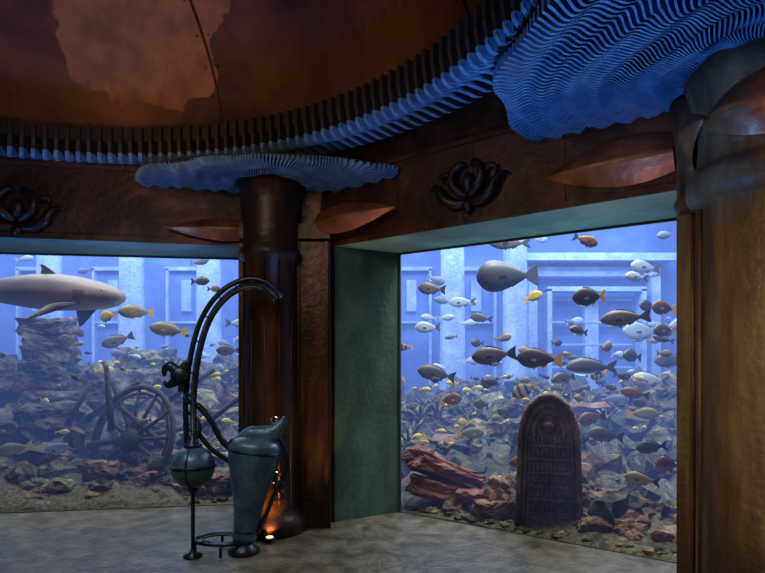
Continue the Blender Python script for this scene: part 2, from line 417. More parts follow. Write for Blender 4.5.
def frame(o,u):
    u=Vector((u[0],u[1],0)).normalized(); n=Vector((u.y,-u.x,0))
    if n.dot(Vector((RC.x,RC.y,0))-Vector((o[0],o[1],0)))<0: n=-n
    return Matrix(((u.x,n.x,0,o[0]),(u.y,n.y,0,o[1]),(u.z,n.z,1,o[2]),(0,0,0,1)))
def lotus(name,o,u,s=1):
    M=frame(o,u)@Matrix.Diagonal((s,s,s,1)); mb=MB()
    for sg in(-1,1):
        tube(mb,[(0,.03,-.17),(sg*.15,.05,-.17),(sg*.27,.07,-.10),(sg*.33,.07,.0),(sg*.40,.04,.05),(sg*.46,.02,.03)],[.04,.06,.06,.045,.03,.006],10,0,5,mat=M)
        tube(mb,[(sg*.02,.03,-.10),(sg*.12,.07,-.03),(sg*.17,.08,.06),(sg*.15,.07,.16),(sg*.07,.06,.22),(sg*.02,.04,.20)],[.04,.055,.05,.045,.035,.01],10,0,5,mat=M)
        tube(mb,[(sg*.16,.03,.10),(sg*.24,.05,.15),(sg*.31,.05,.13),(sg*.30,.03,.07)],[.03,.035,.025,.008],8,0,5,mat=M)
    sphere(mb,(0,.05,.03),.065,16,10,0,(1,.8,1.6),mat=M)
    sphere(mb,(0,.05,-.21),.055,14,8,0,(1.1,.9,1.3),mat=M)
    return mb.obj(name,[M_orn])
uR=(2.44,-1.91); uL=(2.06,.42)
lotus('lotus_ornament',(.714,4.678,3.0),uR,.80)
lotus('lotus_ornament.001',(-3.30,5.21,2.93),uL,.86)
def leaf(name,o,u,L,H,bul=.12,tilt=0):
    M=frame(o,u)@Matrix.Rotation(tilt,4,'Y'); mb=MB(); v=[];f=[];ns=26;nt=13
    for i in range(ns):
        s=i/(ns-1); h=H*.5*(math.sin(PI*min(1,(s*.78+.22)))**.9)*(1-.25*s)+.001
        for j in range(nt):
            t=-1+2*j/(nt-1)
            v.append((s*L,.012+bul*(1-abs(t)**1.6)*(h/(H*.5))**.8+.012*math.exp(-(t/.12)**2),t*h))
    for i in range(ns-1):
        for j in range(nt-1): f.append([i*nt+j,i*nt+j+1,(i+1)*nt+j+1,(i+1)*nt+j])
    mb.add(v,f,0,True,mat=M)
    return mb.obj(name,[M_leaf])
dR=Vector(uR).normalized(); dL=Vector(uL).normalized()
leaf('copper_leaf_ornament',(1.91,3.74,2.94),(-dR.x,-dR.y),.90,.36,.08)
leaf('copper_leaf_ornament.001',(-.60,5.46,2.88),(.99,-.60),.84,.28,.08,-.05)
leaf('copper_leaf_ornament.002',(-1.26,5.56,2.83),(-dL.x,-dL.y),.80,.24,.07)

# ------------------------------------------------------------------ windows
def glassmat():
    m=bpy.data.materials.new('aquarium_acrylic'); m.use_nodes=True; nt=m.node_tree; nt.nodes.clear()
    o=nt.nodes.new('ShaderNodeOutputMaterial'); t=nt.nodes.new('ShaderNodeBsdfTransparent'); g=nt.nodes.new('ShaderNodeBsdfGlossy')
    t.inputs[0].default_value=(.97,.985,1,1); g.inputs['Roughness'].default_value=.02
    fr=nt.nodes.new('ShaderNodeLayerWeight'); fr.inputs[0].default_value=.12
    ma=nt.nodes.new('ShaderNodeMath'); ma.operation='MULTIPLY'; ma.inputs[1].default_value=.3
    nt.links.new(fr.outputs['Fresnel'],ma.inputs[0])
    mx=nt.nodes.new('ShaderNodeMixShader'); nt.links.new(ma.outputs[0],mx.inputs[0]); nt.links.new(t.outputs[0],mx.inputs[1]); nt.links.new(g.outputs[0],mx.inputs[2])
    nt.links.new(mx.outputs[0],o.inputs[0]); return m
M_glass=glassmat()
def window(name,a,b):
    a=Vector(a);b=Vector(b);d=(b-a).normalized();n=Vector((-d.y,d.x))
    mb=MB(); v=[(a.x,a.y,0),(b.x,b.y,0),(b.x,b.y,ZL),(a.x,a.y,ZL)]
    mb.add(v,[[0,1,2,3]],0)
    prism(mb,[tuple(a-n*.02),tuple(b-n*.02),tuple(b),tuple(a)],ZL-.02,ZL,1)
    prism(mb,[tuple(a-n*.01),tuple(b-n*.01),tuple(b),tuple(a)],0,.008,1)
    for p in (a+d*.008,b-d*.008):
        prism(mb,[tuple(p-d*.008-n*.02),tuple(p+d*.008-n*.02),tuple(p+d*.008),tuple(p-d*.008)],0,ZL,1)
    mb.obj(name,[M_glass,M_steel])
window('window_1',gL0,gL1); window('window_2',gR0,gR1)

# ------------------------------------------------------------------ tank
SIG=.105
m=bpy.data.materials.new('aquarium_water'); m.use_nodes=True; nt=m.node_tree; nt.nodes.clear()
o=nt.nodes.new('ShaderNodeOutputMaterial'); ab=nt.nodes.new('ShaderNodeVolumeAbsorption'); em=nt.nodes.new('ShaderNodeEmission'); ad=nt.nodes.new('ShaderNodeAddShader')
ab.inputs['Color'].default_value=(0,0,0,1); ab.inputs['Density'].default_value=SIG
em.inputs['Color'].default_value=(.14,.25,.74,1); em.inputs['Strength'].default_value=SIG*1.0  # glow added to the water in place of scattered light
nt.links.new(ab.outputs[0],ad.inputs[0]); nt.links.new(em.outputs[0],ad.inputs[1]); nt.links.new(ad.outputs[0],o.inputs['Volume'])
M_water=m
mb=MB(); prism(mb,[(-12,4.9),(-4.92,5.80),(-1.557,6.30),(-1.45,6.55),(.12,6.45),(.20,6.0),(2.62,4.30),(3.6,3.9),(9,3.9),(9,13.3),(-12,13.3)],-.3,5.6)
mb.obj('aquarium_water',[M_water])

def ground(x,y):
    if x<-.7: d=y-(5.78+.1466*(x+4.9)); base=min(d,3.2)/3.2*1.30
    else:
        d=(x-.182)*.577+(y-5.97)*.816; base=min(max(d,0),3.8)/3.8*.95
    d=max(d,0)
    h=base+.30*noise.noise(Vector((x*.8,y*.8,1)))*min(1,d)+.26*noise.noise(Vector((x*2.1,y*2.1,5)))*min(1,d*.8)+.12*noise.noise(Vector((x*6,y*6,2)))*min(1,d)
    if d>4.2: h-= (d-4.2)*.18
    return max(h-.02,-.05)
def intank(x,y):
    if x<-1.5: return y>5.80+.1466*(x+4.9)
    if x<.2: return y>6.5
    if x<2.6: return (x-.182)*.577+(y-5.97)*.816>.02
    return y>4.4 and x>2.7 and (x-2.6)*.577+(y-4.26)*.816>.02
v=[];f=[];nx_,ny_=240,120
for j in range(ny_):
    for i in range(nx_):
        x=-11+19.5*i/(nx_-1); y=4.0+9*j/(ny_-1)
        v.append((x,y,(ground(x,y) if y<12.9 else 0) if intank(x,y) else -.12))
for j in range(ny_-1):
    for i in range(nx_-1):
        q=[j*nx_+i,j*nx_+i+1,(j+1)*nx_+i+1,(j+1)*nx_+i]
        if any(intank(v[k][0],v[k][1]) for k in q): f.append(q)
mb=MB(); mb.add(v,f,0,True)
prism(mb,[(-11,5.0),(-4.9,5.81),(-1.557,6.31),(-1.4,6.55),(.1,6.45),(.21,6.0),(2.63,4.40),(3.7,4.1),(8,4.1),(8,12.8),(-11,12.8)],-.25,-.005)
mb.obj('reef_bed',[M_reef])
mb=MB()
for k in range(1700):
    x=random.uniform(-8.5,6.5); y=random.uniform(5,10.8)
    if not intank(x,y-.35) or not intank(x-.15,y-.35): continue
    s=random.choice([.035,.05,.07,.09,.12,.18])*random.uniform(.8,1.3)*(1+(y-6)*.07)
    z=ground(x,y)
    rock(mb,(x,y,z+s*.2),(s*random.uniform(.7,1.5),s,s*random.uniform(.4,1.2)),k*.37,random.choice([0,1,1,1,3,3,3,2]),ICO2,amp=.95,rough=1.8)
for k in range(260):   # pebbles against the glass
    if k%2: t=random.random(); x=gR0[0]+(gR1[0]-gR0[0])*t+.577*random.uniform(.06,.3); y=gR0[1]+(gR1[1]-gR0[1])*t+.816*random.uniform(.06,.3)
    else: x=random.uniform(-4.8,-1.7); y=5.84+.1466*(x+4.9)+random.uniform(.06,.3)
    s=random.uniform(.015,.045); rock(mb,(x,y,s*.4),(s*1.3,s,s*.7),k*.71,random.choice([1,2,3]),ICO2,amp=.7)
for k in range(100):
    x=random.uniform(-8,6); y=random.uniform(7.2,10.2)
    if not intank(x,y-.6): continue
    z=ground(x,y)
    for b in range(9):
        a=random.uniform(0,2*PI); l=random.uniform(.10,.26)
        p1=(x+.3*l*math.cos(a),y+.3*l*math.sin(a),z+.5*l); p2=(x+.75*l*math.cos(a),y+.75*l*math.sin(a),z+l)
        tube(mb,[(x,y,z-.05),p1,p2],[.028,.024,.014],6,random.choice([1,3]),3)
mb.obj('coral_reef',[M_reef,M_coral,M_rocktan,M_darkrock])
def rocks(name,L,mat):
    mb=MB()
    for k,(x,y,z,a,b,c) in enumerate(L): rock(mb,(x,y,z),(a,b,c),k*1.31+len(L),0,ICO4,.55,1.4,boxy=.75)
    return mb.obj(name,[mat])
mb=MB()
I3=Matrix.Identity(3)
rock(mb,(.72,6.20,.36),(.42,.26,.11),2.2,0,ICO4,.30,2.2,boxy=.9,R=I3,post=Matrix.Rotation(math.radians(20),3,'Y')@Matrix.Rotation(math.radians(-14),3,'X'))
rock(mb,(.62,6.12,.20),(.36,.16,.12),5.1,0,ICO4,.35,2.0,boxy=.85,R=I3,post=Matrix.Rotation(math.radians(12),3,'Y'))
rock(mb,(.98,6.02,.14),(.20,.16,.13),7.3,0,ICO4,.45,1.8,boxy=.8)
rock(mb,(.42,6.32,.50),(.16,.16,.12),3.3,0,ICO4,.45,1.8,boxy=.8)
for k in range(4):
    tube(mb,[(.45+.14*k,6.22,.46-.05*k),(.50+.14*k,6.1,.54-.05*k),(.56+.14*k,6.0,.50-.055*k)],[.03,.028,.015],7,0,4)
mb.obj('red_wreck_rock',[M_rockred])
rocks('rock_pile',[(1.13,5.72,.10,.2,.17,.12),(1.28,5.66,.13,.16,.14,.15),(1.95,5.20,.10,.17,.14,.11),(2.2,5.02,.09,.17,.13,.1),(2.45,4.85,.06,.15,.12,.09),(2.05,5.4,.2,.17,.16,.14),(2.45,5.2,.16,.18,.15,.13),(1.76,5.26,.04,.12,.10,.08),(2.75,5.0,.12,.17,.16,.12),(.75,5.93,.05,.12,.1,.08),(1.85,5.5,.2,.14,.13,.12),(1.2,5.8,.28,.16,.15,.14)],M_rocktan)
rocks('rock_pile.001',[(-4.3,6.3,.08,.3,.2,.11),(-3.85,6.35,.06,.2,.16,.08),(-1.9,6.65,.16,.22,.17,.13),(-2.15,6.6,.10,.2,.16,.11),(-3.2,6.5,.08,.18,.15,.1),(-2.6,6.6,.07,.16,.14,.09),(-3.3,6.75,.28,.2,.16,.14),(-2.75,6.75,.2,.24,.16,.14)],M_rocktan)

# stele
mb=MB()
W=.285
pts=[(-W*1.10,0),(W*1.10,0),(W*1.03,.5)]
for k in range(21):
    a=PI*k/20; pts.append((W*math.cos(a),.80+.47*math.sin(a)**.9))
pts.append((-W*1.03,.5))
def extr(pts,y0,y1):
    v=[(x*.97,y0,z*.985+.005) for x,z in pts]+[(x,y0+.03,z) for x,z in pts]+[(x,y1,z) for x,z in pts]; n=len(pts)
    return v,[list(range(n)),[2*n+i for i in range(n)][::-1]]+[[i+o,(i+1)%n+o,n+(i+1)%n+o,n+i+o] for i in range(n) for o in (0,n)]
vv,ff=extr(pts,-.10,.12); mb.add(vv,ff)
def path(sc,zt): return [Vector((x*sc,-.11,z*zt+.02)) for x,z in [pts[1]]+pts[2:]+[pts[0]]]
tube(mb,path(.90,.965),.028,8,0)
tube(mb,path(.72,.90),.014,8,0)
for k in range(6):
    box(mb,(0,-.105,.16+.125*k),(.38,.03,.024))
random.seed(3)
for k in range(60):
    r_=k%6; x=-.17+.34*((k//6)/9); box(mb,(x,-.110,.16+.125*r_+.062),(random.uniform(.012,.028),.04,random.uniform(.03,.08)))
tube(mb,[(-.13,-.11,.86),(-.12,-.11,.99),(0,-.11,1.10),(.12,-.11,.99),(.13,-.11,.86)],.024,8,0,6)
sphere(mb,(0,-.095,.97),.07,14,8); sphere(mb,(0,-.095,.86),.045,14,8,0,(1.6,1,1))
for sg in(-1,1): tube(mb,[(sg*.03,-.11,.88),(sg*.09,-.11,.92),(sg*.08,-.11,.97)],.015,6,0,4)
o=mb.obj('carved_stele',[M_stele],loc=(1.57,5.42,0.0),rot=(0,0,math.radians(-16)))

mb=MB(); R=.66
def circ(r): return [(r*math.cos(a),0,r*math.sin(a)) for a in [2*PI*i/48 for i in range(48)]]
tube(mb,circ(R),.036,8,0,closed=True); tube(mb,circ(R*.88),.016,8,0,closed=True)
for k in range(12):
    a=2*PI*k/12+.1; tube(mb,[(.1*math.cos(a),0,.1*math.sin(a)),(R*.97*math.cos(a),0,R*.97*math.sin(a))],[.026,.02],8,0)
lathe(mb,[(.1,-.1),(.14,-.06),(.14,.06),(.1,.1)],(0,0,0),20,0,mat=Matrix.Rotation(PI/2,4,'X'))
mb.obj('wagon_wheel',[M_wood],loc=(-3.07,7.02,.60),rot=(math.radians(-16),0,math.radians(-26)))
mb=MB()
for p in (((-3.05,7.2,.5),(-3.6,7.4,1.55)),((-2.6,7.3,.5),(-1.7,7.0,1.15)),((-3.9,7.6,.8),(-3.1,7.3,1.3)),((-3.35,7.1,.7),(-3.42,7.1,1.5)),((-2.5,7.1,.35),(-3.2,7.0,1.0)),((-2.9,7.6,1.0),(-2.2,7.5,1.45)),((-3.7,7.2,.5),(-2.3,7.3,.75)),((-4.1,7.3,.6),(-3.75,7.4,1.3))):
    tube(mb,[p[0],p[1]],[.045,.03],8)
mb.obj('sunken_timber',[M_wood])

mb=MB(); z=.75
for k,(w,h) in enumerate(((.46,.36),(.38,.40),(.34,.36),(.37,.24))):
    rock(mb,(.04*(-1)**k,0,z+h/2),(w*.95,.34,h*.60),k*2.3+1,0,ICO4,.26,2.2,boxy=.95,R=I3,post=Matrix.Rotation(.10*(-1)**k,3,'Z')@Matrix.Rotation(.05*(-1)**k,3,'Y')); z+=h*.98
for (x,y,zz,a,b,c,sd) in ((.65,.1,1.0,.36,.3,.36,4.4),(-.75,.1,1.15,.42,.3,.42,6.1),(-1.4,.4,1.35,.38,.3,.5,7.7),(.25,-.5,.75,.4,.25,.22,9.2),(-.6,-.6,.6,.4,.3,.25,3.9),(1.2,.5,1.1,.35,.3,.28,5.3)):
    rock(mb,(x,y,zz),(a,b,c),sd,0,ICO4,.4,1.8,boxy=.8)
mb.obj('stone_ruin',[M_ruin],loc=(-4.62,8.0,.06),rot=(0,0,.15))

# temple facade
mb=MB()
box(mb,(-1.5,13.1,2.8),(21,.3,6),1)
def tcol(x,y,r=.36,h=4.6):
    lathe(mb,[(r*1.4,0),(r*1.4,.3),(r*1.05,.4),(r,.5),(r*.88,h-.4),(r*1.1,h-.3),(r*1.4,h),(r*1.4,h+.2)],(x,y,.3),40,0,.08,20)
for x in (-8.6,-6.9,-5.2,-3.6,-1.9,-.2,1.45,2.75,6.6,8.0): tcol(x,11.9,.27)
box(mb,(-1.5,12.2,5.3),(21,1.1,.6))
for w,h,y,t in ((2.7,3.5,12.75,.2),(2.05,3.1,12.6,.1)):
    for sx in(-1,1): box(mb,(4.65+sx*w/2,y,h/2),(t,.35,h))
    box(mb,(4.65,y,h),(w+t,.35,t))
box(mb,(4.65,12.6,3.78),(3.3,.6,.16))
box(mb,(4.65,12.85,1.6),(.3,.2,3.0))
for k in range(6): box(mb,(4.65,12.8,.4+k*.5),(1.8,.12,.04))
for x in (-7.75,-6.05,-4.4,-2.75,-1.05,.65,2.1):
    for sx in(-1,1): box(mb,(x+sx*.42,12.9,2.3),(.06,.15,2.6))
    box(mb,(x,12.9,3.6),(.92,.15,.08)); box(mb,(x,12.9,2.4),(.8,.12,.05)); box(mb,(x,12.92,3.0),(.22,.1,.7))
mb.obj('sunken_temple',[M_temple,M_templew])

# ------------------------------------------------------------------ fish
def fishmesh(mb,hh=.36,ww=.16,M=None,mi=(0,1,2),n=12,eye=True,blunt=.75,fork=.5,tail=.46,fin_s=1.0):
    st=[0,.02,.06,.12,.2,.3,.4,.5,.6,.68,.75,.80]
    v=[];f=[]
    for s in st:
        q=s/.80
        h=hh*.5*(math.sin(PI*min(q**blunt,1))**.85 if 0<q<1 else 0)+.03*min(1,q*8)*hh*2.0*(1 if q>.3 else q*3)
        h=max(h,.006); w=ww*.5*(math.sin(PI*min(q**.62,1))**.8 if 0<q<1 else 0)+.006
        zo=.02*hh*math.sin(PI*q)
        for k in range(n):
            a=2*PI*k/n; v.append((-.5+s,w*math.cos(a),zo+h*math.sin(a)))
    for j in range(len(st)-1):
        for k in range(n): f.append([j*n+k,j*n+(k+1)%n,(j+1)*n+(k+1)%n,(j+1)*n+k])
    f.append(list(range(n))[::-1]); f.append([(len(st)-1)*n+k for k in range(n)])
    mb.add(v,f,mi[0],True,M)
    def fin(pts,mi_=mi[1],t=.006):
        k=len(pts); vv=[(x,-t,z) for x,z in pts]+[(x,t,z) for x,z in pts]
        mb.add(vv,[list(range(k)),[k+i for i in range(k)][::-1]]+[[i,(i+1)%k,k+(i+1)%k,k+i] for i in range(k)],mi_,False,M)
    tz=hh*tail; F=fin_s
    fin([(.27,.03),(.36,tz*.6),(.48,tz),(.44+.06*(1-fork)*.5,tz*.35),(.48-.10*fork,0),(.44+.06*(1-fork)*.5,-tz*.35),(.48,-tz),(.36,-tz*.6),(.27,-.03)],mi[1])
    T=lambda x: hh*.5*(math.sin(PI*min(((x+.5)/.8)**blunt,1))**.85)
    fin([(-.22,T(-.22)*.85),(-.17,T(-.17)+hh*.12*F),(-.05,T(-.05)+hh*.13*F),(.08,T(.08)+hh*.12*F),(.19,T(.19)+hh*.12*F),(.22,T(.22)*.8),(.05,T(.05)*.8)],mi[1])
    fin([(.02,-T(.02)*.85),(.06,-T(.06)-hh*.15*F),(.14,-T(.14)-hh*.12*F),(.2,-T(.2)*.8)],mi[1])
    fin([(-.17,-T(-.17)*.85),(-.10,-T(-.1)-hh*.16*F),(-.07,-T(-.07)*.85)],mi[1])
    for sg in(-1,1):
        vv=[(-.22,sg*ww*.42,-.02),(-.10,sg*(ww*.5+.05),.0),(-.06,sg*(ww*.5+.06),-.06),(-.2,sg*ww*.42,-.06)]
        mb.add(vv,[[0,1,2,3]],mi[1],False,M)
        if eye: sphere(mb,(-.41,sg*ww*.30,.035*hh/.36),.020,8,6,mi[2],mat=M)
fin_for={F_dark:F_findark,F_grey:F_fingrey,F_pale:F_fingrey,F_olive:F_finyel,F_yel:F_finyel,F_brown:F_findark,F_mid:F_findark,F_band:F_finyel}
def fish(name,x,y,z,L,mat,face=-1,hh=.36,pitch=0,yaw=0,finm=None,ww=.16,blunt=.75,fork=.5,tail=.46,fin_s=1.0):
    mb=MB(); fishmesh(mb,hh,ww,blunt=blunt,fork=fork,tail=tail,fin_s=fin_s)
    k=random.uniform(-.35,.35)
    mb.v=[(a,b+k*max(0,a+.1)**2,c) for a,b,c in mb.v]
    return mb.obj(name,[mat,finm or fin_for[mat],F_eye],(x,y,z),(0,math.radians(pitch),(0 if face<0 else PI)+math.radians(yaw)),(L,L,L))
random.seed(11)
D,G,P_,O,Y,B,MD,BD=F_dark,F_grey,F_pale,F_olive,F_yel,F_brown,F_mid,F_band
fish('grouper',1.38,6.31,2.50,.72,F_group,-1,.44,-3,8,ww=.20,blunt=.62,fork=.0,finm=F_fingrey,tail=.40,fin_s=.45)
for r in [
 ('sea_bream',1.53,6.88,2.98,.52,MD,-1,.28,0),('butterflyfish',2.03,5.74,2.78,.26,B,1,.42,-20),
 ('surgeonfish',1.97,5.45,2.18,.34,D,-1,.48,-4,F_finyel),('sea_bream',2.31,5.45,1.98,.46,MD,-1,.32,-4),
 ('silver_trevally',2.79,6.31,2.49,.29,P_,-1,.34,5),('surgeonfish',1.97,5.74,1.87,.27,MD,-1,.34,8),
 ('sea_bream',.59,6.88,2.43,.34,MD,-1,.40,5),('sea_bream',1.17,6.02,1.63,.48,MD,-1,.36,-6),
 ('sea_bream',1.575,5.74,1.59,.46,D,-1,.40,4,F_finyel),('sea_bream',2.2,6.02,1.505,.54,G,-1,.32,0),
 ('sea_bream',.654,6.88,1.41,.50,MD,-1,.33,12),('silver_trevally',.59,7.46,2.0,.34,P_,-1,.4,0),
 ('sea_bream',2.0,6.31,1.38,.40,MD,-1,.34,-8),('surgeonfish',.776,6.6,1.12,.28,B,1,.46,10,F_finyel),
 ('sea_bream',1.57,6.31,1.25,.32,BD,-1,.46,-25),('surgeonfish',1.28,6.88,1.29,.2,D,-1,.5,0),
 ('surgeonfish',1.43,6.88,.95,.25,D,1,.46,-30,F_finyel),('surgeonfish',1.19,6.88,1.04,.24,MD,-1,.42,15),
 ('sea_bream',2.35,6.02,.79,.38,MD,-1,.38,8),('sea_bream',2.3,6.31,.94,.35,B,-1,.40,-10),
 ('sea_bream',2.56,5.45,.755,.3,D,-1,.38,-6),('butterflyfish',2.57,5.16,.64,.22,B,-1,.6,0),
 ('sea_bream',2.335,5.16,.51,.31,O,-1,.34,6,F_findark),('butterflyfish',2.815,5.74,2.1,.26,B,-1,.5,6,F_finyel),
 ('sea_bream',2.96,6.02,1.89,.28,MD,-1,.45,0,F_finyel),('sea_bream',2.65,6.02,1.23,.30,B,-1,.34,10),
 ('silver_trevally',3.48,7.46,1.31,.5,P_,-1,.36,4),('silver_trevally',3.47,6.88,1.58,.4,G,-1,.4,-6),
 ('butterflyfish',1.655,6.31,2.27,.22,Y,1,.45,25),('silver_trevally',1.29,7.46,2.12,.32,MD,-1,.34,10),
 ('silver_trevally',1.2,8.6,2.44,.42,P_,-1,.34,0),('sea_bream',1.475,5.74,.56,.42,B,-1,.30,-4),
 ('sea_bream',1.05,6.88,.70,.35,O,1,.36,0),('surgeonfish',.27,6.88,1.73,.2,BD,-1,.4,0),
 ('silver_trevally',3.9,8.6,2.0,.6,P_,-1,.4,4),('silver_trevally',3.2,8.0,1.0,.5,G,1,.36,0),
 ('silver_trevally',3.75,8.2,2.9,.5,P_,-1,.34,4),('sea_bream',2.0,7.4,.62,.4,D,-1,.4,0),
 ('butterflyfish',.95,6.7,.85,.16,Y,-1,.5,0),('butterflyfish',1.85,6.2,.62,.16,Y,1,.5,0),
 ('sea_bream',2.75,6.3,1.62,.32,MD,-1,.38,6),('sea_bream',2.9,6.4,.98,.34,O,1,.36,0),('surgeonfish',2.1,6.8,1.15,.26,D,-1,.45,4),
 ('sea_bream',1.9,6.9,1.0,.3,MD,1,.4,0),('surgeonfish',2.6,6.9,1.4,.26,BD,-1,.45,-10),
 ('surgeonfish',3.05,6.6,2.2,.26,D,-1,.45,0),('sea_bream',1.75,6.7,.72,.3,B,-1,.38,12),
 ('surgeonfish',-2.28,7.17,2.56,.28,D,1,.36,0),('surgeonfish',-2.19,7.46,2.50,.2,B,1,.4,0),
 ('rabbitfish',-3.07,7.17,2.175,.44,O,-1,.34,0),('rabbitfish',-2.66,7.17,1.95,.50,O,-1,.32,8),
 ('rabbitfish',-3.43,7.17,2.125,.3,Y,-1,.45,-5),('silver_trevally',-3.7,8.03,1.85,.45,MD,-1,.34,-20),
 ('silver_trevally',-3.87,6.88,.52,.42,P_,-1,.36,-18),('rabbitfish',-4.41,6.88,.51,.4,O,-1,.36,-10),
 ('rabbitfish',-3.9,8.03,1.42,.28,Y,1,.42,0),('silver_trevally',-2.0,7.46,1.7,.32,MD,-1,.4,0),
 ('silver_trevally',-2.05,8.2,2.1,.4,P_,1,.34,0),('silver_trevally',-2.6,8.6,1.35,.4,G,1,.34,0)]:
    nme,x,y,z,L,mt,fc,hh,pt=r[:9]
    fish(nme,x,y,z,L,mt,fc,hh,pt,random.uniform(-30,30),r[9] if len(r)>9 else None,fork=random.uniform(.2,.8))
def school(name,n,xr,yr,zr,mats,Lr,seed):
    random.seed(seed); mb=MB(); c=0
    while c<n:
        x=random.uniform(*xr);y=random.uniform(*yr);z=random.uniform(*zr)
        if not intank(x,y-.3) or z<ground(x,y)+.12: continue
        L=random.uniform(*Lr)
        M=Matrix.Translation((x,y,z))@Matrix.Rotation(random.choice([0,PI])+random.uniform(-.7,.7),4,'Z')@Matrix.Rotation(random.uniform(-.3,.3),4,'Y')@Matrix.Scale(L,4)
        k=random.choice([0,1]); fishmesh(mb,random.uniform(.3,.45),.15,M,(k,k,2),8,eye=False); c+=1
    mb.obj(name,mats+[F_eye])
sc_y=flat('school_yellow',(.7,.55,.10)); sc_b=flat('school_blue_grey',(.16,.2,.26)); sc_p=flat('school_pale',(.42,.52,.68)); sc_d=flat('school_dark',(.06,.052,.045)); sc_t=flat('school_tan',(.24,.18,.09))
school('reef_fish_school',80,(.3,4.2),(6.0,8.5),(.2,1.4),[sc_y,sc_d],(.08,.18),5)
school('reef_fish_school.001',50,(.8,6),(7.5,11),(.9,3.6),[sc_b,sc_p],(.2,.36),6)
school('reef_fish_school.002',45,(-5.5,-1.7),(6.6,9),(.5,1.9),[sc_y,sc_t],(.08,.2),8)
school('reef_fish_school.003',18,(-6.5,-1.5),(8,11),(1.4,3.4),[sc_b,sc_p],(.18,.34),9)
school('reef_fish_school.004',40,(1.2,3.6),(6.2,8.0),(.8,1.9),[sc_t,sc_d],(.12,.26),12)

# shark
mb=MB()
st=[(0,.014,.018,-.004),(.015,.032,.045,-.006),(.05,.052,.07,-.006),(.11,.070,.085,-.005),(.2,.086,.092,0),(.3,.094,.094,.003),(.4,.090,.088,.004),(.5,.076,.07,.004),(.6,.058,.052,.004),(.7,.04,.036,.006),(.78,.027,.024,.008),(.84,.02,.017,.012),(.88,.014,.010,.02)]
n=20;v=[];f=[]
for s,h,w,zo in st:
    for k in range(n):
        a=2*PI*k/n; sn=math.sin(a)
        v.append((.5-s,w*math.cos(a),zo+h*sn*(1 if sn>0 else .85)))
for j in range(len(st)-1):
    for k in range(n): f.append([j*n+k,j*n+(k+1)%n,(j+1)*n+(k+1)%n,(j+1)*n+k])
f.append(list(range(n))); f.append([(len(st)-1)*n+k for k in range(n)])
mb.add(v,f,0,True)
def sfin(P,t,mi=1):
    k=len(P)
    vv=[Vector(p)+Vector(t) for p in P]+[Vector(p)-Vector(t) for p in P]
    mb.add(vv,[list(range(k)),[k+i for i in range(k)][::-1]]+[[i,(i+1)%k,k+(i+1)%k,k+i] for i in range(k)],mi)
sfin([(.21,0,.078),(.16,0,.115),(.125,0,.138),(.112,0,.14),(.12,0,.115),(.11,0,.08)],(0,.006,0))
sfin([(-.22,0,.035),(-.26,0,.07),(-.28,0,.072),(-.27,0,.03)],(0,.004,0))
sfin([(-.2,0,-.035),(-.24,0,-.075),(-.255,0,-.07),(-.25,0,-.03)],(0,.004,0))
sfin([(-.32,0,.02),(-.42,0,.12),(-.52,0,.2),(-.55,0,.2),(-.47,0,.09),(-.40,0,.01),(-.43,0,-.07),(-.41,0,-.075),(-.35,0,-.01)],(0,.005,0))
for sg in(-1,1):
    sfin([(.34,sg*.08,-.04),(.28,sg*.14,-.06),(.20,sg*.20,-.125),(.18,sg*.2,-.14),(.21,sg*.12,-.07),(.24,sg*.08,-.045)],(0,.002,.006))
    sphere(mb,(.43,sg*.062,.016),.008,10,6,2)
    for g in range(5): box(mb,(.36-.011*g,sg*.090,-.005),(.0025,.004,.045),1)
    tube(mb,[(.465,sg*.02,-.040),(.45,sg*.048,-.034),(.425,sg*.064,-.030)],.003,6,2)
mb.v=[(a,b+.10*math.sin((a-.5)*4)*max(0,.4-a),c) for a,b,c in mb.v]
mb.obj('shark',[F_shark,flat('shark_fin',(.09,.075,.075)),F_eye],(-4.33,6.88,2.37),(0,math.radians(2),math.radians(-6)),(2.6,2.4,2.5))

# ------------------------------------------------------------------ sculpture (antique diving apparatus)
def arcp(off=0):
    base=[(-1.60,.80),(-1.615,1.05),(-1.62,1.30),(-1.577,1.666),(-1.486,1.956),(-1.33,2.163),(-1.138,2.258),(-.973,2.235),(-.86,2.13)]
    C=catmull([(x,0,z) for x,z in base],8); out=[]
    for i,p in enumerate(C):
        t=(C[min(i+1,len(C)-1)]-C[max(i-1,0)]).normalized(); nrm=Vector((t.z,0,-t.x))
        q=p+nrm*off; s=i/(len(C)-1); out.append(Vector((q.x,4.70+.12*s,q.z)))
    return out
mb=MB()
outer=arcp(0); inner=arcp(.07)
tube(mb,outer,.022,10,1); tube(mb,inner,.020,10,1); tube(mb,[p+Vector((0,.05,0)) for p in arcp(.035)],.016,8,0)
for i in range(2,len(outer),6): tube(mb,[outer[i],inner[i]],.009,6,1)
sphere(mb,outer[-1],.030,12,8,1); sphere(mb,inner[-1],.025,12,8,1)
tube(mb,[outer[-1],(-.835,4.83,2.05),(-.87,4.83,2.0)],[.02,.016,.006],8,1,4)
px,py=-1.527,4.62
tube(mb,[(px,py,.02),(px,py,1.30)],.016,10,1)
lathe(mb,[(.075,0),(.075,.015),(.03,.035),(.02,.06)],(px,py,0),24,1)
tube(mb,[(px,py,1.24),(-1.60,4.68,1.30)],.03,10,1)
gz=.725
sphere(mb,(px,py,gz),.172,40,26,0)
tube(mb,[(px+.176*math.cos(a),py+.176*math.sin(a),gz+.01) for a in [2*PI*i/40 for i in range(40)]],.009,8,1,closed=True)
tube(mb,[(px,py+.176*math.cos(a),gz+.176*math.sin(a)) for a in [2*PI*i/40 for i in range(40)]],.007,8,1,closed=True)
lathe(mb,[(.07,.885),(.075,.90),(.045,.915),(.035,.96),(.02,.99)],(px,py,0),24,1)
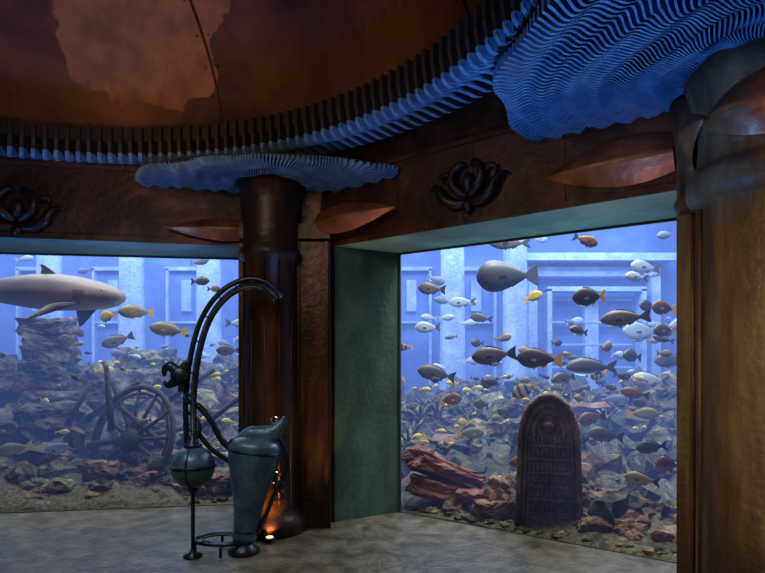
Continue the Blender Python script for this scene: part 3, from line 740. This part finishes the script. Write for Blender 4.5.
lathe(mb,[(.02,.5),(.035,.53),(.05,.565)],(px,py,0),20,1)
cx,cz=-1.66,1.46
lathe(mb,[(.055,-.05),(.07,-.03),(.07,.03),(.055,.05)],(0,0,0),18,1,mat=Matrix.Translation((cx,4.70,cz))@Matrix.Rotation(PI/2,4,'X'))
tube(mb,[(cx,4.70,cz),(cx-.07,4.70,cz+.07),(cx-.12,4.70,cz+.05),(cx-.13,4.70,cz-.01)],[.045,.045,.03,.01],10,1,5)
tube(mb,[(cx,4.70,cz),(cx-.05,4.70,cz-.06),(cx-.10,4.70,cz-.08),(cx-.13,4.70,cz-.05)],[.045,.04,.028,.01],10,1,5)
tube(mb,[(cx+.0,4.70,cz+.02),(cx+.05,4.70,cz+.09),(cx+.08,4.70,cz+.12)],[.04,.03,.02],10,1,4)
box(mb,(cx+.02,4.70,cz-.09),(.05,.06,.09),1)
tube(mb,[(-1.60,4.70,1.25),(-1.50,4.70,1.20),(-1.40,4.70,1.08),(-1.32,4.70,.93),(-1.22,4.70,.84)],[.020,.026,.026,.026,.03],12,1,6)
tube(mb,[(-1.58,4.68,1.02),(-1.50,4.68,.98),(-1.40,4.68,.86),(-1.25,4.70,.75)],[.016,.02,.02,.02],10,1,6)
tube(mb,[(-1.53,4.63,.9),(-1.48,4.64,1.0),(-1.50,4.66,1.1),(-1.585,4.70,1.15)],.014,8,1,6)
vx,vy=-1.10,4.72
Mv=Matrix.Translation((vx,vy,.08))@Matrix.Rotation(math.radians(7),4,'Y')@Matrix.Diagonal((1.06,.85,1.0,1))
lathe(mb,[(.03,.0),(.085,.01),(.095,.05),(.088,.10),(.10,.22),(.13,.38),(.165,.54),(.195,.66),(.205,.74),(.203,.80),(.175,.84),(.12,.865),(.05,.88)],(-.04,0,0),44,0,mat=Mv)
for z,r in ((.10,.092),(.76,.208)):
    tube(mb,[(-.04+r*math.cos(a),r*math.sin(a),z) for a in [2*PI*i/36 for i in range(36)]],.007,6,1,closed=True,mat=Mv)
tube(mb,[(-.18,0,.80),(-.08,0,.87),(.03,0,.89),(.10,0,.94),(.145,0,1.01),(.155,0,1.07)],[.05,.085,.09,.065,.035,.008],14,0,6,.8,mat=Mv)
sphere(mb,(-.19,-.04,.80),.055,14,10,1,mat=Mv)
tube(mb,[(.12,0,.90),(.205,0,.76),(.215,0,.58),(.15,0,.42),(.10,0,.22),(.02,0,.0)],[.018,.02,.02,.018,.016,.014],10,1,6,mat=Mv)
for z in (.42,.50,.57): tube(mb,[(.18+.035*math.cos(a),-.02,z+.035*math.sin(a)) for a in [2*PI*i/18 for i in range(18)]],.009,6,1,closed=True,mat=Mv)
tube(mb,[(-1.32+.23*math.cos(a),4.76+.16*math.sin(a),.10) for a in [2*PI*i/36 for i in range(36)]],.016,8,1,closed=True)
tube(mb,[(-1.32+.17*math.cos(a),4.76+.11*math.sin(a),.10) for a in [2*PI*i/36 for i in range(36)]],.009,8,1,closed=True)
for a in (0.3,1.8,3.3,4.8):
    x=-1.32+.23*math.cos(a); y=4.76+.16*math.sin(a); tube(mb,[(x,y,0),(x,y,.10)],.013,8,1)
lathe(mb,[(.13,0),(.13,.03),(.09,.06),(.07,.09)],(vx-.04,vy,0),28,1)
tube(mb,[(px,py,.11),(-1.4,4.64,.11)],.014,8,1)
for (x,z) in ((-.905,.60),(-.91,1.06)):
    lathe(mb,[(.02,-.05),(.032,-.03),(.036,.03),(.030,.04)],(0,0,0),16,1,mat=Matrix.Translation((x,4.80,z))@Matrix.Rotation(math.radians(-55),4,'X'))
    sphere(mb,(x+.01,4.82,z+.03),.018,12,8,2)
mb.obj('diving_apparatus_sculpture',[M_sculpt,M_iron,M_warm])

mb=MB()
UX,UY=-.98,4.98
lathe(mb,[(.045,0),(.05,.03),(.04,.045)],(UX,UY,0),24,0); lathe(mb,[(.03,.044),(.03,.048)],(UX,UY,0),24,1)
mb.obj('floor_uplight',[M_iron,M_warm])

# ------------------------------------------------------------------ lights
def look(o,t):
    o.rotation_euler=(Vector(t)-o.location).to_track_quat('-Z','Y').to_euler()
def area(name,loc,tgt,sx,sy,e,c):
    l=bpy.data.lights.new(name,'AREA'); l.shape='RECTANGLE'; l.size=sx;l.size_y=sy;l.energy=e;l.color=c
    o=bpy.data.objects.new(name,l); S.collection.objects.link(o); o.location=loc; look(o,tgt); return o
def spot(name,loc,tgt,ang,e,c,bl=.5,r=.05):
    l=bpy.data.lights.new(name,'SPOT'); l.spot_size=math.radians(ang); l.spot_blend=bl; l.energy=e; l.color=c; l.shadow_soft_size=r
    o=bpy.data.objects.new(name,l); S.collection.objects.link(o); o.location=loc; look(o,tgt); return o
area('tank_light_a',(-4,8.2,5.4),(-4,8.0,0),6,3.5,520,(.82,.92,1))
area('tank_light_b',(2.6,7.0,5.4),(2.4,6.5,0),5,4,860,(.82,.92,1))
area('tank_light_c',(-1.5,11.0,5.0),(-1.5,13,1.5),18,1,1400,(.68,.86,1))
area('front_fill',(1.75,5.45,4.4),(2.1,6.6,.4),1.6,.3,130,(1,.93,.8))  # added fill lamp to brighten the stele front, no real fixture
area('front_fill_b',(-3.3,6.4,4.4),(-3.3,8.0,.6),2.4,.3,80,(1,.93,.85))  # matching added fill behind the left window
spot('soffit_fill',(2.2,6.2,.9),(1.3,4.9,2.7),75,95,(.45,.85,1),.9,.2)  # added fill lamp that brightens the right soffit
spot('soffit_fill_b',(-2.8,7.4,1.2),(-3.0,5.7,2.7),80,14,(.45,.8,1),.9,.2)  # weaker added fill for the left soffit
spot('dome_warm',(-1.6,3.0,2.6),(-2.3,4.9,4.4),70,72,(1,.60,.36),.9,.2)
spot('dome_warm_b',(-1.2,1.6,2.3),(-.9,4.0,4.6),80,62,(1,.5,.28),.9,.2)
spot('column_warm',(.9,1.2,1.9),(2.3,3.2,1.5),62,88,(1,.74,.46),.8,.15)
spot('leaf_warm',(1.2,1.7,2.2),(2.1,2.9,2.86),22,24,(1,.50,.24),.6,.05)
spot('beam_warm',(1.0,2.9,1.6),(1.62,3.98,2.92),36,24,(1,.50,.24),.8,.05)
spot('beam_warm_b',(-.4,4.2,1.6),(-.18,5.28,2.86),34,15,(1,.52,.26),.8,.05)
spot('beam_warm_c',(-1.9,4.4,1.5),(-1.6,5.5,2.8),34,5,(1,.52,.26),.8,.05)
spot('foot_warm',(UX,UY,.06),(-.90,5.36,1.3),105,38,(1,.42,.12),.8,.03)
spot('pier_warm',(-.35,5.15,.15),(-.66,5.45,1.3),60,14,(1,.5,.2),.8,.03)
bl=(.08,.32,1)
spot('blue_a',(.4,2.6,1.3),(1.2,3.0,3.25),66,160,bl,.7,.03)
spot('blue_b',(-.6,4.5,1.9),(-.85,5.0,3.3),95,13,bl,.9,.03)
spot('blue_c',(-2.3,4.7,1.9),(-2.3,5.25,3.4),110,34,bl,.9,.03)
spot('blue_d',(-3.7,4.3,1.9),(-3.7,4.9,3.4),110,36,bl,.9,.03)
spot('blue_e',(.2,3.6,1.9),(.3,4.2,3.4),80,50,bl,.9,.03)
spot('blue_sculpture',(-2.4,3.2,3.0),(-1.35,4.7,.9),42,60,(.38,.66,1),.7,.1)
area('room_soft',(-1.4,2.4,3.3),(-1.2,4.2,0),1.2,1.2,26,(1,.82,.58))

w=bpy.data.worlds.new('World'); S.world=w; w.use_nodes=True
w.node_tree.nodes['Background'].inputs[0].default_value=(.3,.4,.6,1); w.node_tree.nodes['Background'].inputs[1].default_value=.02

cd=bpy.data.cameras.new('camera'); cam=bpy.data.objects.new('camera',cd); S.collection.objects.link(cam)
cam.location=(0,0,1.6); cam.rotation_euler=(PI/2,0,0); cd.lens=27; cd.sensor_width=36; cd.shift_y=.0935; cd.clip_start=.05
S.camera=cam
